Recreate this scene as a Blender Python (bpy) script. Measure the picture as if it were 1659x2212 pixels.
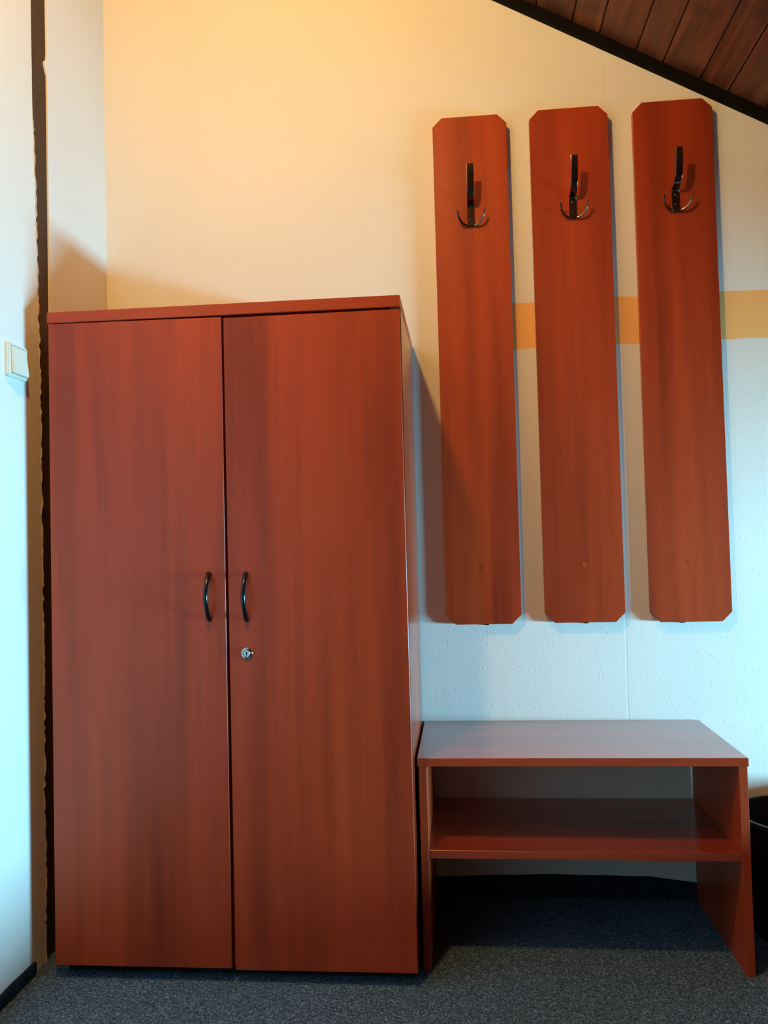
import bpy, bmesh, math, random
from mathutils import Vector, Matrix
random.seed(7)
for o in list(bpy.data.objects):
    bpy.data.objects.remove(o, do_unlink=True)
scene = bpy.context.scene
COL = scene.collection

# ---------------------------------------------------------------- camera
# world: back wall is Y = 0, floor is Z = 0, X to the right, metres
F, YAW, PITCH, ROLL = 1758.6, 0.09398, 0.03463, 0.02609
cam_d = bpy.data.cameras.new('camera')
cam = bpy.data.objects.new('camera', cam_d)
COL.objects.link(cam)
cam_d.sensor_fit = 'VERTICAL'
cam_d.sensor_height = 36.0
cam_d.sensor_width = 27.0
cam_d.lens = F * 36.0 / 2212.0
cam_d.clip_start = 0.02
rt0 = Vector((math.cos(YAW), math.sin(YAW), 0))
fw0 = Vector((-math.sin(YAW), math.cos(YAW), 0))
fwd = fw0 * math.cos(PITCH) + Vector((0, 0, math.sin(PITCH)))
up0 = -fw0 * math.sin(PITCH) + Vector((0, 0, math.cos(PITCH)))
c_, s_ = math.cos(ROLL), math.sin(ROLL)
right = rt0 * c_ - up0 * s_
up = rt0 * s_ + up0 * c_
m = Matrix((right, up, -fwd)).transposed().to_4x4()
m.translation = Vector((0, -2.1911, 0.9442))
cam.matrix_world = m
scene.camera = cam

# ---------------------------------------------------------------- world, lights, exposure
scene.view_settings.view_transform = 'Standard'
scene.view_settings.look = 'None'
scene.view_settings.gamma = 1.0
scene.view_settings.use_curve_mapping = False
scene.view_settings.exposure = 0.0

world = bpy.data.worlds.new('world')
scene.world = world
world.use_nodes = True
bg = world.node_tree.nodes['Background']
bg.inputs['Color'].default_value = (0.42, 0.75, 1.0, 1)
bg.inputs['Strength'].default_value = 1.0

# ceiling lamp above and left of the camera (outside the frame)
ld = bpy.data.lights.new('ceiling_lamp_light', 'POINT')
ld.energy = 62
ld.color = (1.0, 0.57, 0.155)
ld.shadow_soft_size = 0.05
lo = bpy.data.objects.new('ceiling_lamp_light', ld)
lo.location = (-0.47, -1.36, 2.52)
COL.objects.link(lo)

# daylight coming through the low window in the knee wall on the right
WX, WD, WY0, WY1, WZ0, WZ1 = 2.60, 0.62, -1.66, -0.36, 0.33, 0.73   # unseen knee wall; niche depth and opening shaped to cut off high daylight
ad = bpy.data.lights.new('window_daylight', 'AREA')
ad.shape = 'RECTANGLE'
ad.size = 0.44
ad.size_y = WY1 - WY0 - 0.3
ad.energy = 440
ad.color = (0.28, 0.73, 1.0)
ao = bpy.data.objects.new('window_daylight', ad)
ao.location = (WX + WD - 0.02, (WY0 + WY1) / 2, 0.58)
ao.rotation_euler = (0, math.pi / 2, 0)      # shines toward -X
COL.objects.link(ao)

# ---------------------------------------------------------------- node helpers
def new_mat(name):
    mt = bpy.data.materials.new(name)
    mt.use_nodes = True
    nt = mt.node_tree
    for n in list(nt.nodes):
        nt.nodes.remove(n)
    out = nt.nodes.new('ShaderNodeOutputMaterial')
    b = nt.nodes.new('ShaderNodeBsdfPrincipled')
    nt.links.new(b.outputs[0], out.inputs[0])
    return mt, nt, b

def N(nt, t, **kw):
    n = nt.nodes.new('ShaderNode' + t)
    for k, v in kw.items():
        if k.startswith('i_'):
            n.inputs[k[2:].replace('_', ' ')].default_value = v
        else:
            setattr(n, k, v)
    return n

def L(nt, a, b):
    nt.links.new(a, b)

def ramp(nt, stops, src):
    r = nt.nodes.new('ShaderNodeValToRGB')
    e = r.color_ramp.elements
    e[0].position, e[0].color = stops[0][0], stops[0][1]
    e[1].position, e[1].color = stops[-1][0], stops[-1][1]
    for p, c in stops[1:-1]:
        x = e.new(p)
        x.color = c
    L(nt, src, r.inputs[0])
    return r

def g(v):
    return (v, v, v, 1)

def mixc(nt, mode, fac, a, b):
    n = nt.nodes.new('ShaderNodeMix')
    n.data_type = 'RGBA'
    n.blend_type = mode
    for sock, val in ((n.inputs[0], fac), (n.inputs[6], a), (n.inputs[7], b)):
        if hasattr(val, 'is_output'):
            L(nt, val, sock)
        elif isinstance(val, (int, float)):
            sock.default_value = val
        else:
            sock.default_value = val
    return n.outputs[2]

def bump(nt, b, h, strength, dist):
    n = nt.nodes.new('ShaderNodeBump')
    n.inputs['Strength'].default_value = strength
    n.inputs['Distance'].default_value = dist
    L(nt, h, n.inputs['Height'])
    L(nt, n.outputs[0], b.inputs['Normal'])
    return n

def simple(name, col, rough=0.5, metal=0.0, spec=0.5):
    mt, nt, b = new_mat(name)
    b.inputs['Base Color'].default_value = (*col, 1)
    b.inputs['Roughness'].default_value = rough
    b.inputs['Metallic'].default_value = metal
    b.inputs['Specular IOR Level'].default_value = spec
    # faint procedural mottling so that nothing is perfectly uniform
    tc = N(nt, 'TexCoord')
    n = N(nt, 'TexNoise', i_Scale=35.0, i_Detail=3.0)
    L(nt, tc.outputs['Object'], n.inputs['Vector'])
    r = ramp(nt, [(0.3, g(max(0, rough - 0.05))), (0.7, g(min(1, rough + 0.05)))], n.outputs['Fac'])
    L(nt, r.outputs[0], b.inputs['Roughness'])
    return mt

# ---------------------------------------------------------------- materials
WALL = (0.80, 0.785, 0.73)

def wallpaper(name, stripe=False, seams=()):
    """woodchip wallpaper, painted; optional orange painted band and paper seams"""
    mt, nt, b = new_mat(name)
    tc = N(nt, 'TexCoord')
    pos = tc.outputs['Object']
    blot = N(nt, 'TexNoise', i_Scale=2.2, i_Detail=3.0)
    L(nt, pos, blot.inputs['Vector'])
    base = ramp(nt, [(0.3, (*[c * 0.975 for c in WALL], 1)), (0.7, (*[min(1, c * 1.02) for c in WALL], 1))],
                blot.outputs['Fac']).outputs[0]
    # elongated chips under the paint
    mp = N(nt, 'Mapping')
    mp.inputs['Scale'].default_value = (215, 215, 105)
    L(nt, pos, mp.inputs['Vector'])
    cn = N(nt, 'TexNoise', i_Scale=1.0, i_Detail=2.5, i_Distortion=0.5)
    L(nt, mp.outputs[0], cn.inputs['Vector'])
    mul = ramp(nt, [(0.60, g(0)), (0.70, g(1))], cn.outputs['Fac'])
    fine = N(nt, 'TexNoise', i_Scale=260.0, i_Detail=4.0)
    L(nt, pos, fine.inputs['Vector'])
    fm = N(nt, 'Math', operation='MULTIPLY')
    fm.inputs[1].default_value = 0.35
    L(nt, fine.outputs['Fac'], fm.inputs[0])
    add = N(nt, 'Math', operation='ADD')
    L(nt, mul.outputs[0], add.inputs[0])
    L(nt, fm.outputs[0], add.inputs[1])
    height = add.outputs[0]
    sx = N(nt, 'SeparateXYZ')
    L(nt, pos, sx.inputs[0])
    for x0 in seams:
        wob = N(nt, 'TexNoise', i_Scale=5.0, i_Detail=2.0)
        L(nt, pos, wob.inputs['Vector'])
        w1 = N(nt, 'Math', operation='MULTIPLY_ADD')
        L(nt, wob.outputs['Fac'], w1.inputs[0])
        w1.inputs[1].default_value = 0.006
        w1.inputs[2].default_value = -0.003 - x0
        w2 = N(nt, 'Math', operation='ADD')
        L(nt, sx.outputs['X'], w2.inputs[0])
        L(nt, w1.outputs[0], w2.inputs[1])
        ab = N(nt, 'Math', operation='ABSOLUTE')
        L(nt, w2.outputs[0], ab.inputs[0])
        ln = ramp(nt, [(0.0006, g(1)), (0.0022, g(0))], ab.outputs[0])
        a2 = N(nt, 'Math', operation='MULTIPLY_ADD')
        L(nt, ln.outputs[0], a2.inputs[0])
        a2.inputs[1].default_value = -0.7
        L(nt, height, a2.inputs[2])
        height = a2.outputs[0]
    if stripe:
        nz = N(nt, 'TexNoise', i_Scale=9.0, i_Detail=4.0)
        L(nt, pos, nz.inputs['Vector'])
        za = N(nt, 'Math', operation='MULTIPLY_ADD')
        L(nt, nz.outputs['Fac'], za.inputs[0])
        za.inputs[1].default_value = 0.016
        L(nt, sx.outputs['Z'], za.inputs[2])          # z + noise*0.016 (mean +0.008)

        def step(src, edge, soft, inv=False):
            mr = N(nt, 'MapRange')
            mr.inputs['From Min'].default_value = edge - soft
            mr.inputs['From Max'].default_value = edge + soft
            mr.inputs['To Min'].default_value = 1.0 if inv else 0.0
            mr.inputs['To Max'].default_value = 0.0 if inv else 1.0
            L(nt, src, mr.inputs['Value'])
            return mr.outputs['Result']
        a = step(za.outputs[0], 1.447 + 0.008, 0.0012)
        c = step(za.outputs[0], 1.573 + 0.008, 0.0012, True)
        d = step(sx.outputs['X'], 0.06, 0.002)
        m1 = N(nt, 'Math', operation='MULTIPLY')
        L(nt, a, m1.inputs[0]); L(nt, c, m1.inputs[1])
        m2 = N(nt, 'Math', operation='MULTIPLY')
        L(nt, m1.outputs[0], m2.inputs[0]); L(nt, d, m2.inputs[1])
        base = mixc(nt, 'MIX', m2.outputs[0], base, (0.95, 0.50, 0.17, 1))
    L(nt, base, b.inputs['Base Color'])
    b.inputs['Roughness'].default_value = 0.75
    b.inputs['Specular IOR Level'].default_value = 0.25
    bump(nt, b, height, 0.36, 0.0011)
    return mt

def cherry(name, axis='Z', tint=1.0, rough=0.36):
    """cherry coloured laminate with long soft grain along one axis"""
    mt, nt, b = new_mat(name)
    tc = N(nt, 'TexCoord')
    oi = N(nt, 'ObjectInfo')
    off = N(nt, 'VectorMath', operation='SCALE')
    off.inputs[0].default_value = (3.1, 5.3, 7.7)
    L(nt, oi.outputs['Random'], off.inputs['Scale'])
    addv = N(nt, 'VectorMath', operation='ADD')
    L(nt, tc.outputs['Object'], addv.inputs[0])
    L(nt, off.outputs[0], addv.inputs[1])
    pos = addv.outputs[0]

    def mapped(cross, along):
        mp = N(nt, 'Mapping')
        s = {'X': (along, cross, cross), 'Y': (cross, along, cross), 'Z': (cross, cross, along)}[axis]
        mp.inputs['Scale'].default_value = s
        L(nt, pos, mp.inputs['Vector'])
        return mp.outputs[0]
    broad = N(nt, 'TexNoise', i_Scale=1.0, i_Detail=3.0, i_Roughness=0.55)
    L(nt, mapped(9, 0.55), broad.inputs['Vector'])
    streak = N(nt, 'TexNoise', i_Scale=1.0, i_Detail=6.0, i_Roughness=0.6)
    L(nt, mapped(42, 1.1), streak.inputs['Vector'])
    pore = N(nt, 'TexNoise', i_Scale=1.0, i_Detail=4.0)
    L(nt, mapped(420, 14), pore.inputs['Vector'])
    wave = N(nt, 'TexWave', wave_type='BANDS')
    wave.bands_direction = 'Y' if axis == 'X' else 'X'
    wave.inputs['Scale'].default_value = 1.0
    wave.inputs['Distortion'].default_value = 11.0
    wave.inputs['Detail'].default_value = 2.0
    wave.inputs['Detail Scale'].default_value = 0.55
    L(nt, mapped(4.5, 0.6), wave.inputs['Vector'])
    t = tint
    dark = (0.235 * t, 0.027 * t, 0.0075 * t, 1)
    mid = (0.390 * t, 0.045 * t, 0.010 * t, 1)
    light = (0.480 * t, 0.059 * t, 0.013 * t, 1)
    c1 = ramp(nt, [(0.30, dark), (0.50, mid), (0.68, light)], broad.outputs['Fac']).outputs[0]
    r2 = ramp(nt, [(0.32, g(0.72)), (0.62, g(1.10))], streak.outputs['Fac']).outputs[0]
    c2 = mixc(nt, 'MULTIPLY', 0.4, c1, r2)
    r3 = ramp(nt, [(0.0, g(0.82)), (0.35, g(0.98)), (1.0, g(1.04))], wave.outputs['Fac']).outputs[0]
    c3 = mixc(nt, 'MULTIPLY', 0.4, c2, r3)
    r4 = ramp(nt, [(0.35, g(0.80)), (0.5, g(1.0))], pore.outputs['Fac']).outputs[0]
    c4 = mixc(nt, 'MULTIPLY', 0.45, c3, r4)
    L(nt, c4, b.inputs['Base Color'])
    b.inputs['Roughness'].default_value = rough
    b.inputs['Specular IOR Level'].default_value = 0.4
    bump(nt, b, pore.outputs['Fac'], 0.06, 0.0004)
    return mt

def plank_wood(name):
    mt, nt, b = new_mat(name)
    tc = N(nt, 'TexCoord')
    oi = N(nt, 'ObjectInfo')
    off = N(nt, 'VectorMath', operation='SCALE')
    off.inputs[0].default_value = (13.1, 5.3, 0)
    L(nt, oi.outputs['Random'], off.inputs['Scale'])
    addv = N(nt, 'VectorMath', operation='ADD')
    L(nt, tc.outputs['Object'], addv.inputs[0])
    L(nt, off.outputs[0], addv.inputs[1])
    mp = N(nt, 'Mapping')
    mp.inputs['Scale'].default_value = (38, 2.2, 38)
    L(nt, addv.outputs[0], mp.inputs['Vector'])
    gr = N(nt, 'TexNoise', i_Scale=1.0, i_Detail=5.0, i_Distortion=0.6)
    L(nt, mp.outputs[0], gr.inputs['Vector'])
    c1 = ramp(nt, [(0.3, (0.085, 0.022, 0.009, 1)), (0.55, (0.17, 0.047, 0.018, 1)), (0.75, (0.23, 0.07, 0.027, 1))],
              gr.outputs['Fac']).outputs[0]
    tone = ramp(nt, [(0.0, g(0.7)), (1.0, g(1.15))], oi.outputs['Random']).outputs[0]
    c1 = mixc(nt, 'MULTIPLY', 1.0, c1, tone)
    vo = N(nt, 'TexVoronoi')
    mp2 = N(nt, 'Mapping')
    mp2.inputs['Scale'].default_value = (9, 4.5, 9)
    L(nt, addv.outputs[0], mp2.inputs['Vector'])
    vo.inputs['Scale'].default_value = 1.0
    L(nt, mp2.outputs[0], vo.inputs['Vector'])
    kn = ramp(nt, [(0.06, g(0.18)), (0.17, g(1))], vo.outputs['Distance']).outputs[0]
    c2 = mixc(nt, 'MULTIPLY', 0.9, c1, kn)
    st = N(nt, 'TexNoise', i_Scale=6.0, i_Detail=2.0)
    L(nt, addv.outputs[0], st.inputs['Vector'])
    sr = ramp(nt, [(0.33, g(0.35)), (0.5, g(1))], st.outputs['Fac']).outputs[0]
    c3 = mixc(nt, 'MULTIPLY', 0.7, c2, sr)
    L(nt, c3, b.inputs['Base Color'])
    b.inputs['Roughness'].default_value = 0.55
    bump(nt, b, gr.outputs['Fac'], 0.2, 0.001)
    return mt

def carpet(name, dark=1.0):
    mt, nt, b = new_mat(name)
    tc = N(nt, 'TexCoord')
    pos = tc.outputs['Object']
    n1 = N(nt, 'TexNoise', i_Scale=300.0, i_Detail=2.0, i_Roughness=0.8)
    L(nt, pos, n1.inputs['Vector'])
    n2 = N(nt, 'TexNoise', i_Scale=110.0, i_Detail=3.0, i_Roughness=0.6)
    L(nt, pos, n2.inputs['Vector'])
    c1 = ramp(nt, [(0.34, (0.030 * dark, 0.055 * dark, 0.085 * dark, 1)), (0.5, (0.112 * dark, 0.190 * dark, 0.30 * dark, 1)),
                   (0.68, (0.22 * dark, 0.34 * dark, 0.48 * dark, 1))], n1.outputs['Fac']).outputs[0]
    r2 = ramp(nt, [(0.3, g(0.6)), (0.7, g(1.25))], n2.outputs['Fac']).outputs[0]
    c2 = mixc(nt, 'MULTIPLY', 0.8, c1, r2)
    vo = N(nt, 'TexVoronoi', feature='F1')
    vo.inputs['Scale'].default_value = 330.0
    L(nt, pos, vo.inputs['Vector'])
    sep = N(nt, 'SeparateColor')
    L(nt, vo.outputs['Color'], sep.inputs[0])
    r3 = ramp(nt, [(0.0, g(0.35)), (0.6, g(0.95)), (0.82, g(1.3)), (1.0, g(2.4))], sep.outputs[0]).outputs[0]
    c2 = mixc(nt, 'MULTIPLY', 0.85, c2, r3)
    L(nt, c2, b.inputs['Base Color'])
    b.inputs['Roughness'].default_value = 0.95
    b.inputs['Specular IOR Level'].default_value = 0.1
    bump(nt, b, n1.outputs['Fac'], 0.9, 0.004)
    return mt

M = {}
M['wall_back'] = wallpaper('wallpaper_with_orange_band', True, (0.4205,))
M['wall'] = wallpaper('wallpaper_plain')
M['cherry'] = cherry('cherry_laminate_vertical', 'Z')
M['cherry_x'] = cherry('cherry_laminate_lengthwise', 'X', 1.0, 0.30)
for n_ in M['cherry_x'].node_tree.nodes:
    if n_.type == 'BSDF_PRINCIPLED':
        n_.inputs['Coat Weight'].default_value = 1.0
        n_.inputs['Coat IOR'].default_value = 1.6
        n_.inputs['Coat Roughness'].default_value = 0.22
M['cherry_side'] = cherry('cherry_laminate_side', 'Z', 1.0, 0.19)
M['cherry_edge'] = cherry('cherry_laminate_edge', 'X', 0.85, 0.33)
M['low_bounce'] = plank_wood('low_bounce_dark_wood')  # invented dark finish for the unseen walls, keeps bounced light down
M['plank'] = plank_wood('stained_pine')
M['carpet'] = carpet('grey_carpet')
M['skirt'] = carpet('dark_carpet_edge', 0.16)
M['batten'] = simple('black_stained_batten', (0.005, 0.0035, 0.003), 0.8, 0, 0.1)
M['post'] = simple('dark_brown_timber', (0.060, 0.027, 0.013), 0.6, 0, 0.3)
M['plaster_edge'] = simple('torn_plaster', (0.62, 0.50, 0.36), 0.9, 0, 0.1)
M['black'] = simple('black_lacquer', (0.003, 0.003, 0.004), 0.17, 0, 0.5)
M['black_plastic'] = simple('black_plastic', (0.010, 0.010, 0.011), 0.42, 0, 0.4)
M['plinth'] = simple('dark_plinth', (0.02, 0.014, 0.01), 0.7, 0, 0.2)
M['chrome'] = simple('chrome', (0.55, 0.55, 0.54), 0.16, 1.0)
M['gunmetal'] = simple('dark_polished_metal', (0.17, 0.155, 0.135), 0.14, 1.0)
M['gap'] = simple('switch_joint', (0.25, 0.23, 0.18), 0.6)
M['slot'] = simple('dark_slot', (0.01, 0.01, 0.01), 0.6)
M['white_plastic'] = simple('cream_plastic', (0.78, 0.76, 0.66), 0.35, 0, 0.5)
M['white_paint'] = simple('white_window_paint', (0.8, 0.8, 0.78), 0.4)

def glass_pane():
    mt, nt, b = new_mat('window_glass')
    out = [n for n in nt.nodes if n.type == 'OUTPUT_MATERIAL'][0]
    nt.nodes.remove(b)
    tr = N(nt, 'BsdfTransparent')
    gl = N(nt, 'BsdfGlossy')
    gl.inputs['Roughness'].default_value = 0.02
    fr = N(nt, 'Fresnel')
    mx = N(nt, 'MixShader')
    L(nt, fr.outputs[0], mx.inputs[0])
    L(nt, tr.outputs[0], mx.inputs[1])
    L(nt, gl.outputs[0], mx.inputs[2])
    L(nt, mx.outputs[0], out.inputs[0])
    return mt
M['glass'] = glass_pane()

# ---------------------------------------------------------------- mesh helpers
def mesh_obj(name, bm, mat, parent=None, base=(0, 0, 0), smooth=False):
    bx = Vector(base)
    for v in bm.verts:
        v.co -= bx
    bmesh.ops.recalc_face_normals(bm, faces=bm.faces)
    me = bpy.data.meshes.new(name)
    bm.to_mesh(me)
    bm.free()
    if smooth:
        for p in me.polygons:
            p.use_smooth = True
    me.materials.append(mat)
    o = bpy.data.objects.new(name, me)
    COL.objects.link(o)
    if parent is not None:
        o.parent = parent
    return o

def add_box(bm, x0, x1, y0, y1, z0, z1, bev=0.0, seg=1):
    b2 = bmesh.new()
    vs = [b2.verts.new((x, y, z)) for x in (x0, x1) for y in (y0, y1) for z in (z0, z1)]
    for f in ((0, 1, 3, 2), (4, 6, 7, 5), (0, 4, 5, 1), (2, 3, 7, 6), (0, 2, 6, 4), (1, 5, 7, 3)):
        b2.faces.new([vs[i] for i in f])
    if bev:
        bmesh.ops.bevel(b2, geom=b2.edges[:], offset=bev, segments=seg, affect='EDGES', profile=0.5)
    join(bm, b2)

def join(bm, other):
    bmesh.ops.recalc_face_normals(other, faces=other.faces)
    mp = {}
    for v in other.verts:
        mp[v] = bm.verts.new(v.co)
    for f in other.faces:
        bm.faces.new([mp[v] for v in f.verts])
    other.free()

def box(*a, **k):
    bm = bmesh.new()
    add_box(bm, *a, **k)
    return bm

def prism_xz(pts, y0, y1, bev=0.0, seg=1):
    """polygon in the XZ plane extruded from y0 to y1"""
    bm = bmesh.new()
    a = [bm.verts.new((x, y0, z)) for x, z in pts]
    b = [bm.verts.new((x, y1, z)) for x, z in pts]
    n = len(pts)
    bm.faces.new(a)
    bm.faces.new(b[::-1])
    for i in range(n):
        bm.faces.new((a[i], a[(i + 1) % n], b[(i + 1) % n], b[i]))
    bmesh.ops.recalc_face_normals(bm, faces=bm.faces)
    if bev:
        bmesh.ops.bevel(bm, geom=bm.edges[:], offset=bev, segments=seg, affect='EDGES', profile=0.5)
    return bm

def sweep(path, section, up_hint=(1, 0, 0), scale=None):
    """closed section (list of (a,b)) swept along path; a along up_hint-ish, b along the other normal"""
    bm = bmesh.new()
    rings = []
    n = len(path)
    for i, p in enumerate(path):
        p = Vector(p)
        t = (Vector(path[min(i + 1, n - 1)]) - Vector(path[max(i - 1, 0)])).normalized()
        u = Vector(up_hint)
        u = (u - t * u.dot(t)).normalized()
        w = t.cross(u)
        s = scale[i] if scale else 1.0
        if not isinstance(s, tuple):
            s = (s, s)
        rings.append([bm.verts.new(p + u * (a * s[0]) + w * (b * s[1])) for a, b in section])
    k = len(section)
    for i in range(n - 1):
        for j in range(k):
            bm.faces.new((rings[i][j], rings[i][(j + 1) % k], rings[i + 1][(j + 1) % k], rings[i + 1][j]))
    bm.faces.new(rings[0])
    bm.faces.new(rings[-1][::-1])
    return bm

def circ(r, n=12, rb=None):
    rb = r if rb is None else rb
    return [(r * math.cos(2 * math.pi * i / n), rb * math.sin(2 * math.pi * i / n)) for i in range(n)]

def rrect(w, h, r, n=3):
    pts = []
    for cx, cy, a0 in ((w / 2 - r, h / 2 - r, 0), (-w / 2 + r, h / 2 - r, 90), (-w / 2 + r, -h / 2 + r, 180), (w / 2 - r, -h / 2 + r, 270)):
        for i in range(n + 1):
            a = math.radians(a0 + 90 * i / n)
            pts.append((cx + r * math.cos(a), cy + r * math.sin(a)))
    return pts

def lathe(profile, axis='Z', center=(0, 0, 0), n=40, close=False):
    """profile: list of (r, h) revolved about an axis through center"""
    bm = bmesh.new()
    rings = []
    c = Vector(center)
    for r, h in profile:
        ring = []
        for i in range(n):
            a = 2 * math.pi * i / n
            if axis == 'Z':
                co = Vector((r * math.cos(a), r * math.sin(a), h))
            elif axis == 'Y':
                co = Vector((r * math.cos(a), h, r * math.sin(a)))
            else:
                co = Vector((h, r * math.cos(a), r * math.sin(a)))
            ring.append(bm.verts.new(c + co))
        rings.append(ring)
    for i in range(len(rings) - 1):
        for j in range(n):
            bm.faces.new((rings[i][j], rings[i][(j + 1) % n], rings[i + 1][(j + 1) % n], rings[i + 1][j]))
    if close:
        for j in range(n):
            bm.faces.new((rings[-1][j], rings[-1][(j + 1) % n], rings[0][(j + 1) % n], rings[0][j]))
    else:
        bm.faces.new(rings[0][::-1])
        bm.faces.new(rings[-1])
    return bm

def thing(name, loc, label, cat, group=None):
    e = bpy.data.objects.new(name, None)
    e.location = loc
    e.empty_display_size = 0.05
    COL.objects.link(e)
    e['label'] = label
    e['category'] = cat
    if group:
        e['group'] = group
    return e

def struct(name, bm, mat, label, smooth=False):
    o = mesh_obj(name, bm, mat, smooth=smooth)
    o['kind'] = 'structure'
    if label:
        o['label'] = label
    return o

# ================================================================ SETTING
LW = -0.975            # left wall plane
FRONT = -3.6           # wall behind the camera
T = 0.15
def roof_z(x):         # underside line of the dark batten along the back wall
    return 2.477 - 0.563 * x

# floor
struct('floor', box(LW - T, WX + T, FRONT - T, T, -0.1, 0.0), M['carpet'], 'speckled grey short pile carpet floor')

# back wall follows the roof slope
pk = 0.10
struct('wall_back', prism_xz([(LW - T, 0), (WX + T, 0), (WX + T, roof_z(WX + T) + pk), (LW - T, roof_z(LW - T) + pk)], 0.0, T),
       M['wall_back'], 'cream woodchip wall with an orange painted band')
struct('wall_front', prism_xz([(LW - T, 0), (WX + T, 0), (WX + T, roof_z(WX + T) + pk), (LW - T, roof_z(LW - T) + pk)], FRONT - T, FRONT),
       M['low_bounce'], 'unseen wall behind the camera, dark wood finish added to cut bounced light')

# left wall: near plaster face with a torn edge, recessed timber post, far face up to the corner
def prism_yz(pts, x0, x1):
    bm = bmesh.new()
    a = [bm.verts.new((x0, y, z)) for y, z in pts]
    b = [bm.verts.new((x1, y, z)) for y, z in pts]
    n = len(pts)
    bm.faces.new(a)
    bm.faces.new(b[::-1])
    for i in range(n):
        bm.faces.new((a[i], a[(i + 1) % n], b[(i + 1) % n], b[i]))
    return bm

topz = roof_z(LW) + 0.05
edge_keys = [(0.0, -0.3760), (0.08, -0.3733), (0.607, -0.3717), (1.146, -0.3701), (1.30, -0.3730), (1.473, -0.3790), (1.69, -0.3825),
             (1.94, -0.3935), (2.0, -0.3955), (2.24, -0.3966), (topz, -0.398)]
def edge_y(z):
    for (z0, y0), (z1, y1) in zip(edge_keys, edge_keys[1:]):
        if z0 <= z <= z1:
            return y0 + (y1 - y0) * (z - z0) / (z1 - z0)
    return edge_keys[-1][1]
rag = []
z = 0.0
drift = 0.0
while z < topz:
    amp = 0.0026 if z < 1.95 else 0.0006
    drift = 0.8 * drift + random.uniform(-amp, amp) * 0.5
    jag = random.choice((0, 0, random.uniform(-0.0022, 0.0022))) if z < 1.95 else 0
    rag.append((edge_y(z) + drift + jag, z))
    z += random.uniform(0.004, 0.016) if z < 1.95 else 0.04
rag.append((edge_y(topz), topz))
wl = struct('wall_left', prism_yz([(FRONT - T, 0)] + rag + [(FRONT - T, topz)], LW - T, LW), M['wall'],
            'pale painted left wall with a torn plaster edge')
# torn plaster rim: thin uneven strip along the broken edge
bm = bmesh.new()
prev = None
for i, (y, zz) in enumerate(rag):
    if zz > 1.97:
        break
    w = random.uniform(0.0010, 0.0050)
    out = random.uniform(0.0005, 0.0034)
    if random.random() < 0.13:
        w, out = 0.0004, -0.003
    ring = [bm.verts.new(p) for p in ((LW - 0.006, y - 0.001, zz), (LW + out, y - w * 0.4, zz), (LW + out * 0.6, y + w, zz), (LW - 0.008, y + w + 0.001, zz))]
    if prev:
        for j in range(4):
            bm.faces.new((prev[j], prev[(j + 1) % 4], ring[(j + 1) % 4], ring[j]))
    else:
        bm.faces.new(ring)
    prev = ring
bm.faces.new(prev[::-1])
te = mesh_obj('torn_edge', bm, M['plaster_edge'], parent=wl)
te['label'] = 'ragged beige rim of broken plaster'

PF = -0.3235
struct('trim_1', box(LW - T, LW - 0.004, -0.43, PF + 0.02, 0.0, topz), M['post'], 'dark brown timber post set into the left wall')
# far face, with a chip bitten out of / bulging over the post
far_edge = [(PF, 0.0), (PF, 2.098), (PF - 0.006, 2.106), (PF - 0.0125, 2.122), (PF - 0.011, 2.130), (PF - 0.003, 2.136), (PF, 2.15), (PF - 0.002, topz)]
struct('wall_left_corner', prism_yz(far_edge + [(T, topz), (T, 0.0)], LW - T, LW), M['wall'], 'narrow strip of left wall between timber post and corner')

# right side, out of view: added light-blocking box, knee wall with a low window
kz = roof_z(WX) + 0.06
bm = bmesh.new()
add_box(bm, WX, WX + WD, FRONT, WY0, 0, kz)
add_box(bm, WX, WX + WD, WY1, 0, 0, kz)
add_box(bm, WX, WX + WD, WY0, WY1, 0, WZ0)
add_box(bm, WX, WX + WD, WY0, WY1, WZ1, kz)
struct('wall_right', bm, M['low_bounce'], 'unseen low knee wall under the roof slope, window niche deepened to trim the daylight')
struct('right_light_block', box(1.02, WX, FRONT, -0.06, 0.0, 0.33, bev=0.004), M['low_bounce'], 'unseen low box added to block window light')  # added out of view to shade the floor by the bench
bm = bmesh.new()
fy = 0.045
for a in ((WY0, WY0 + fy, WZ0, WZ1), (WY1 - fy, WY1, WZ0, WZ1), (WY0, WY1, WZ0, WZ0 + fy), (WY0, WY1, WZ1 - fy, WZ1)):
    add_box(bm, WX + WD - 0.12, WX + WD - 0.07, a[0], a[1], a[2], a[3])
wf = struct('window_1', bm, M['white_paint'], 'low white framed window in the knee wall')
mesh_obj('pane', box(WX + WD - 0.097, WX + WD - 0.093, WY0 + fy, WY1 - fy, WZ0 + fy, WZ1 - fy), M['glass'], parent=wf)

# carpet skirtings with wavy top edges
def wavy(n, z0, amp, lo=0.0):
    out = []
    v = 0
    for i in range(n + 1):
        v = 0.75 * v + random.uniform(-amp, amp)
        out.append(z0 + v)
    return out
n = 60
hs = wavy(n, 0.0, 0.0009)
keys = [(-0.12, 0.049), (0.0, 0.053), (0.219, 0.0605), (0.455, 0.0575), (0.5845, 0.043), (0.75, 0.045), (1.02, 0.05), (2.6, 0.05)]
def kz_(x):
    for (x0, a), (x1, b) in zip(keys, keys[1:]):
        if x0 <= x <= x1:
            return a + (b - a) * (x - x0) / (x1 - x0)
    return keys[0][1]
pts = [(LW, 0.0), (1.02, 0.0)]
xs = [LW + (1.02 - LW) * i / n for i in range(n + 1)]
pts += [(x, kz_(x) + h) for x, h in list(zip(xs, hs))[::-1]]
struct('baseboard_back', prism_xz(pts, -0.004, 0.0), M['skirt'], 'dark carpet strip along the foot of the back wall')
hs = wavy(70, 0.028, 0.0022)
ys = [FRONT + (-0.43 - FRONT) * i / 70 for i in range(71)]
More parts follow.
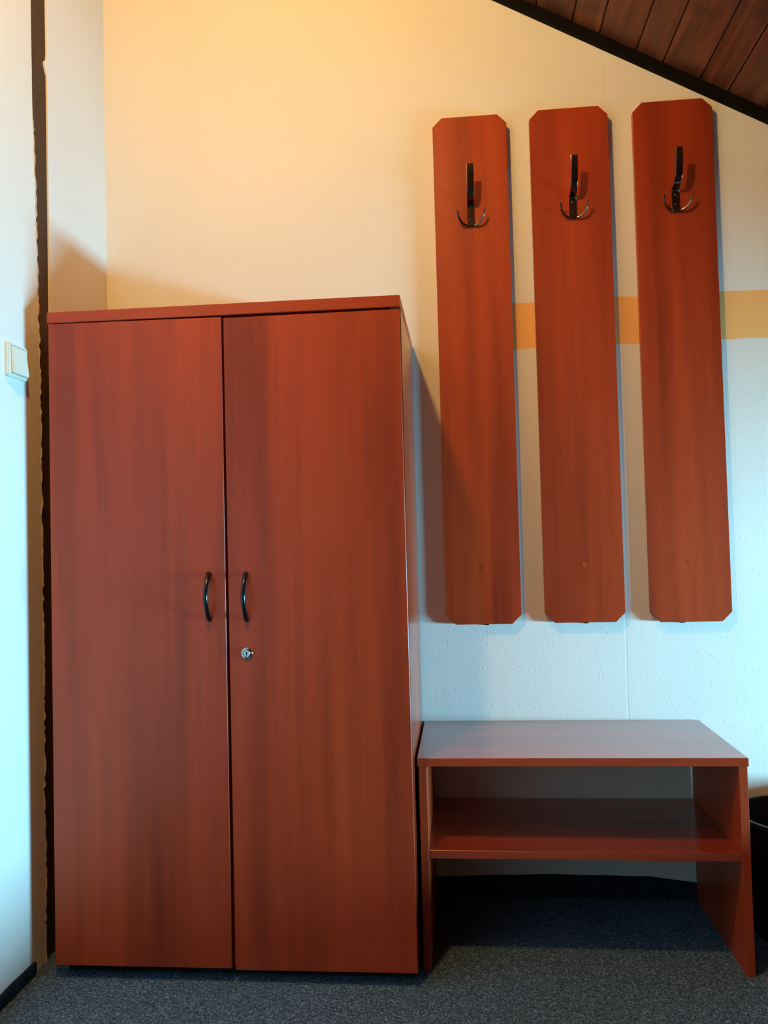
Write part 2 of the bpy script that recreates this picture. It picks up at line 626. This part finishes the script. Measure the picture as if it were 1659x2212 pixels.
pl = [(FRONT, 0.0), (-0.43, 0.0)] + [(y, h) for y, h in list(zip(ys, hs))[::-1]]
bm = prism_yz(pl, LW, LW + 0.007)
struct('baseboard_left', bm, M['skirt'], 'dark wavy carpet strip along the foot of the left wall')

# sloped plank ceiling: boards run towards the back wall
ang = math.atan(0.563)
sl = math.sqrt(1 + 0.563 ** 2)
ZO = 2.507                                    # plank face: z = ZO - .563 x
def roof_obj(x0, x1, dz0, dz1, y0, y1):
    bm = bmesh.new()
    vs = []
    for x in (x0, x1):
        for y in (y0, y1):
            for dz in (dz0, dz1):
                vs.append(bm.verts.new((x, y, ZO - 0.563 * x + dz)))
    for f in ((0, 1, 3, 2), (4, 6, 7, 5), (0, 4, 5, 1), (2, 3, 7, 6), (0, 2, 6, 4), (1, 5, 7, 3)):
        bm.faces.new([vs[i] for i in f])
    return bm
ceil = struct('ceiling', roof_obj(LW - T, WX + T, 0.024, 0.12, FRONT - T, T), M['batten'], 'sloping ceiling clad in dark stained wooden boards')
joints = [0.384, 0.465, 0.573, 0.651, 0.758, 0.838]
s = joints[-1]
k = 0
while s < WX * sl:
    s += 0.107 if k % 2 == 0 else 0.080
    joints.append(s)
    k += 1
s = joints[0]
k = 0
while s > LW * sl:
    s -= 0.107 if k % 2 == 0 else 0.080
    joints.insert(0, s)
    k += 1
cache = {}
for a, b in zip(joints, joints[1:]):
    w = round(b - a, 3)
    if w not in cache:
        bm = bmesh.new()
        add_box(bm, 0.0010, w - 0.0010, FRONT, -0.002, 0.0, 0.018)
        # small chamfers along the visible lower long edges
        es = [e for e in bm.edges if all(abs(v.co.z) < 1e-6 for v in e.verts) and abs(e.verts[0].co.x - e.verts[1].co.x) < 1e-6]
        bmesh.ops.bevel(bm, geom=es, offset=0.0025, segments=1, affect='EDGES')
        bmesh.ops.recalc_face_normals(bm, faces=bm.faces)
        me = bpy.data.meshes.new('plank')
        bm.to_mesh(me)
        bm.free()
        me.materials.append(M['plank'])
        cache[w] = me
    o = bpy.data.objects.new('plank', cache[w])
    COL.objects.link(o)
    o.parent = ceil
    x = a / sl
    o.location = (x, 0, ZO - 0.563 * x + random.uniform(-0.0008, 0.0008))
    o.rotation_euler = (0, ang, 0)
# batten between back wall and planks
struct('trim_2', prism_xz([(LW, roof_z(LW)), (WX, roof_z(WX)), (WX, roof_z(WX) + 0.05), (LW, roof_z(LW) + 0.05)], -0.018, 0.0),
       M['batten'], 'black wooden batten where the plank ceiling meets the back wall')

# ================================================================ CABINET
CX0, CX1, CF, CB = -0.9165, -0.1170, -0.4499, -0.010
B = (CX0 + 0.4, -0.23, 0.0)
cab = thing('wardrobe_cabinet', B, 'tall two door cherry wood cabinet with black bow handles', 'cabinet')
DT = 0.018                     # board thickness
cy0 = CF + DT + 0.002          # carcass front
bm = bmesh.new()
add_box(bm, CX0 + 0.001, CX0 + 0.019, cy0, CB, 0.030, 1.4505)
add_box(bm, CX1 - 0.019, CX1 - 0.001, cy0, CB, 0.030, 1.4475)
add_box(bm, CX0 + 0.019, CX1 - 0.019, cy0, CB, 0.030, 0.050)
add_box(bm, CX0 + 0.019, CX1 - 0.019, CB - 0.008, CB - 0.002, 0.050, 1.4475)
add_box(bm, -0.5220, -0.5040, cy0 + 0.004, CB - 0.01, 0.050, 1.445)
mesh_obj('body', bm, M['cherry_side'], cab, B)
# slab on top, leaning very slightly to the right
mesh_obj('top_panel', prism_xz([(CX0 - 0.0002, 1.4525), (CX1 - 0.001, 1.4490), (CX1 - 0.001, 1.4742), (CX0 - 0.0002, 1.4772)], CF, CB, bev=0.0008), M['cherry_edge'], cab, B)
mesh_obj('plinth', box(CX0 + 0.012, CX1 - 0.012, CF + 0.045, CB - 0.03, 0.0, 0.030), M['plinth'], cab, B)
dl = mesh_obj('door', prism_xz([(-0.9140, 0.0315), (-0.5178, 0.0328), (-0.5143, 1.4462), (-0.9135, 1.4506)], CF, CF + DT, bev=0.0009), M['cherry'], cab, B)
dr = mesh_obj('door', prism_xz([(-0.5098, 0.0300), (-0.1175, 0.0318), (-0.1195, 1.4432), (-0.5096, 1.4440)], CF, CF + DT, bev=0.0009), M['cherry'], cab, B)
dl['label'] = 'left door of the cabinet'
dr['label'] = 'right door of the cabinet with a lock'

def bow_handle(x, z0, z1, door, wid):
    path, sc = [], []
    K = 22
    for i in range(K + 1):
        t = i / K
        a = math.sin(math.pi * t) ** 0.75 if 0 < t < 1 else 0.0
        path.append((x, CF + 0.001 - 0.029 * a, z1 + (z0 - z1) * t))
        e = abs(2 * t - 1)
        sc.append((0.9 + 0.15 * e ** 3, 0.95 + 0.1 * e ** 3))
    bm = sweep(path, circ(0.0056, 14, 0.0044), (1, 0, 0), sc)
    h = mesh_obj('handle', bm, M['black'], door, B, smooth=True)
    h['label'] = 'black bow handle'
    return h
bow_handle(-0.5527, 0.7800, 0.8815, dl, 0.01)
bow_handle(-0.4701, 0.7785, 0.8800, dr, 0.01)
# cam lock on the right door
lk = lathe([(0.0128, 0.0), (0.0128, -0.0025), (0.0116, -0.0045), (0.0090, -0.0052), (0.0083, -0.0040), (0.0080, -0.0052), (0.0072, -0.0062)], 'Y', (-0.4705, CF, 0.7070), 36)
lko = mesh_obj('lock', lk, M['chrome'], dr, B, smooth=False)
lko['label'] = 'round chrome lock'

def copy_small(bm, name, mat, parent):
    return mesh_obj(name, bm, mat, parent, B)
# keyhole sits on the lock barrel (kept as a part of the door, next to the lock)
kh = mesh_obj('keyhole', box(-0.4705 - 0.0014, -0.4705 + 0.0014, CF - 0.0066, CF - 0.0055, 0.7070 - 0.0042, 0.7070 + 0.0042), M['slot'], dr, B)

# ================================================================ BENCH
BX0, BX1, BF, BB = -0.1125, 0.5960, -0.3727, -0.0045
Bb = (0.24, -0.19, 0.0)
ben = thing('shoe_bench', Bb, 'low open cherry wood bench with one shelf beside the cabinet', 'bench')
mesh_obj('seat_top', box(BX0, BX1, BF, BB, 0.4415, 0.4595, bev=0.0009), M['cherry_x'], ben, Bb)
for x0 in (BX0 + 0.003, BX1 - 0.021):
    mesh_obj('side_panel', box(x0, x0 + 0.018, BF + 0.001, BB, 0.0, 0.4415, bev=0.0008), M['cherry'], ben, Bb)
mesh_obj('shelf', box(BX0 + 0.021, BX1 - 0.021, BF + 0.002, BB - 0.005, 0.2402, 0.2582, bev=0.0007), M['cherry_x'], ben, Bb)

# ================================================================ COAT BOARDS WITH HOOKS
YB, YF = -0.005, -0.0235
def oct_board(x0, x1, z0, z1, k):
    return prism_xz([(x0 + k, z0), (x1 - k, z0), (x1, z0 + k), (x1, z1 - k), (x1 - k, z1), (x0 + k, z1), (x0, z1 - k), (x0, z0 + k)], YF, YB, bev=0.0006)

def hook(parent, base, cx, dz=0.0, tilt=0.0):
    y0 = YF
    zb = 1.777 + dz
    Y = lambda d: y0 - d
    # back plate
    pl = prism_xz([(cx + a, zb + 0.033 + b) for a, b in rrect(0.019, 0.066, 0.004)], Y(0.003), Y(0.0))
    hk = mesh_obj('hook', pl, M['gunmetal'], parent, base)
    hk['label'] = 'dark polished metal coat hook'
    # long flat upper arm: leaves the plate, runs forward and up to the tip
    ctrl = [(0.0030, 0.052), (0.0060, 0.056), (0.014, 0.0605), (0.026, 0.066), (0.036, 0.074), (0.0435, 0.086), (0.0485, 0.102), (0.0515, 0.120), (0.0530, 0.136), (0.0535, 0.147)]
    path = [(cx, Y(d), zb + h) for d, h in ctrl]
    # resample smoothly (Catmull-Rom)
    def cr(P, n=5):
        out = []
        P = [Vector(p) for p in P]
        for i in range(len(P) - 1):
            p0, p1, p2, p3 = P[max(i - 1, 0)], P[i], P[i + 1], P[min(i + 2, len(P) - 1)]
            for j in range(n):
                t = j / n
                out.append(0.5 * ((2 * p1) + (p2 - p0) * t + (2 * p0 - 5 * p1 + 4 * p2 - p3) * t * t + (3 * p1 - p0 - 3 * p2 + p3) * t ** 3))
        out.append(P[-1])
        return out
    mesh_obj('upper_arm', sweep(cr(path), rrect(0.0185, 0.0034, 0.0015, 2), (1, 0, 0)), M['gunmetal'], hk, base, smooth=False)
    # double lower prongs curving outwards, forward and up
    for sgn in (-1, 1):
        ctrl = [(0.000, 0.006, 0.004), (0.010, 0.008, 0.002), (0.019, 0.012, 0.004), (0.027, 0.017, 0.010), (0.032, 0.022, 0.019), (0.0345, 0.026, 0.029), (0.0355, 0.028, 0.036)]
        path = [(cx + sgn * a, Y(d - 0.002), zb + h) for a, d, h in ctrl]
        sc = [1.0] * 30 + [0.92]
        mesh_obj('prong', sweep(cr(path), rrect(0.0058, 0.0040, 0.0015, 2), (0, 0, 1), None), M['gunmetal'], hk, base, smooth=True)
    # saddle that joins the prongs to the plate, two screws
    mesh_obj('saddle', prism_xz([(cx + a, zb + 0.006 + b) for a, b in rrect(0.020, 0.012, 0.003)], Y(0.0085), Y(0.003), bev=0.0005), M['gunmetal'], hk, base)
    for h in (0.019, 0.045):
        mesh_obj('screw', lathe([(0.0036, 0.0), (0.0036, -0.0008), (0.0022, -0.0018)], 'Y', (cx, Y(0.003), zb + h), 14), M['gunmetal'], hk, base)
    return hk

specs = [(-0.0460, 0.1518, 0.7160, 2.0783, 'left', 'cherry wood coat board nearest the cabinet with one metal hook', 0.0500),
         (0.2125, 0.4178, 0.7165, 2.0809, 'middle', 'middle cherry wood coat board with one metal hook', 0.3190),
         (0.4822, 0.6852, 0.7140, 2.0809, 'right', 'cherry wood coat board under the sloping ceiling with one metal hook', 0.5835)]
for i, (x0, x1, z0, z1, _, lab, hx) in enumerate(specs):
    base = ((x0 + x1) / 2, YB, z0)
    t = thing('coat_board', base, lab, 'coat rack', 'coat boards hung side by side on the back wall')
    mesh_obj('board', oct_board(x0, x1, z0, z1, 0.0245), M['cherry'], t, base)
    hook(t, base, hx, (0.0, 0.004, 0.006)[i])
    px = (0.0526, 0.3166, 0.5826)[i]
    mesh_obj('screw_cap', lathe([(0.0064, 0.0005), (0.0064, -0.0002), (0.0060, -0.0006)], 'Y', (px, YF, 0.866), 20), M['cherry'], t, base)
    cxm = (0.0605, 0.3190, 0.5650)[i]
    mesh_obj('wall_bracket', box(cxm - 0.006, cxm + 0.006, YB - 0.002, 0.0, z0 - 0.004, z0 + 0.05), M['gunmetal'], t, base)
    mesh_obj('wall_bracket', box(cxm - 0.006, cxm + 0.006, YB - 0.002, 0.0, z1 - 0.10, z1 - 0.05), M['gunmetal'], t, base)

# ================================================================ LIGHT SWITCH
sy0, sy1, sz0, sz1 = -0.5240, -0.4440, 1.3225, 1.3985
Bs = (LW, (sy0 + sy1) / 2, sz0)
sw = thing('light_switch', Bs, 'pale plastic rocker light switch on the left wall', 'switch')
bm = bmesh.new()
b2 = bmesh.new()
a = [(y, zz) for y, zz in rrect(sy1 - sy0, sz1 - sz0, 0.006)]
cyy, czz = (sy0 + sy1) / 2, (sz0 + sz1) / 2
bm = prism_yz([(cyy + p, czz + q) for p, q in a], LW, LW + 0.009)
bmesh.ops.recalc_face_normals(bm, faces=bm.faces)
bmesh.ops.bevel(bm, geom=[e for e in bm.edges if all(v.co.x > LW + 0.008 for v in e.verts)], offset=0.002, segments=2, affect='EDGES')
mesh_obj('frame', bm, M['white_plastic'], sw, Bs)
b2.free()
# rocker, tilted so that its lower half stands proud
bm = bmesh.new()
ry0, ry1, rz0, rz1 = cyy - 0.0275, cyy + 0.0325, czz - 0.030, czz + 0.031
vs = []
for y in (ry0, ry1):
    for zz, xo in ((rz0, 0.0175), (rz1, 0.0105)):
        vs.append(bm.verts.new((LW + 0.006, y, zz)))
        vs.append(bm.verts.new((LW + xo, y, zz)))
for f in ((0, 1, 3, 2), (4, 6, 7, 5), (0, 4, 5, 1), (2, 3, 7, 6), (0, 2, 6, 4), (1, 5, 7, 3)):
    bm.faces.new([vs[i] for i in f])
bmesh.ops.recalc_face_normals(bm, faces=bm.faces)
bmesh.ops.bevel(bm, geom=bm.edges[:], offset=0.0014, segments=2, affect='EDGES')
mesh_obj('rocker', bm, M['white_plastic'], sw, Bs)
b2 = prism_yz([(cyy - 0.0283, czz - 0.0308), (cyy + 0.0333, czz - 0.0308), (cyy + 0.0333, czz + 0.0318), (cyy - 0.0283, czz + 0.0318)], LW + 0.0085, LW + 0.00915)
mesh_obj('rocker_gap', b2, M['gap'], sw, Bs)

# ================================================================ WASTE BIN
bc = (0.775, -0.168, 0.0)
R1, R0, HB = 0.143, 0.112, 0.272
bn = thing('waste_bin', bc, 'round black plastic waste bin on the floor beside the bench', 'bin')
prof = [(R0, 0.0), (R1 - 0.004, HB - 0.012), (R1 - 0.004, HB), (R1 - 0.0065, HB), (R1 - 0.0065, HB - 0.012), (R0 - 0.003, 0.004)]
bm = lathe(prof, 'Z', bc, 56)
mesh_obj('body', bm, M['black_plastic'], bn, bc, smooth=False)
rp = [(R1 - 0.004, HB - 0.010), (R1, HB - 0.010), (R1 + 0.0012, HB - 0.006), (R1 + 0.0012, HB + 0.001), (R1 - 0.001, HB + 0.003), (R1 - 0.006, HB + 0.003), (R1 - 0.0066, HB + 0.0), (R1 - 0.004, HB - 0.002)]
mesh_obj('rim', lathe(rp, 'Z', bc, 56, close=True), M['black_plastic'], bn, bc, smooth=False)
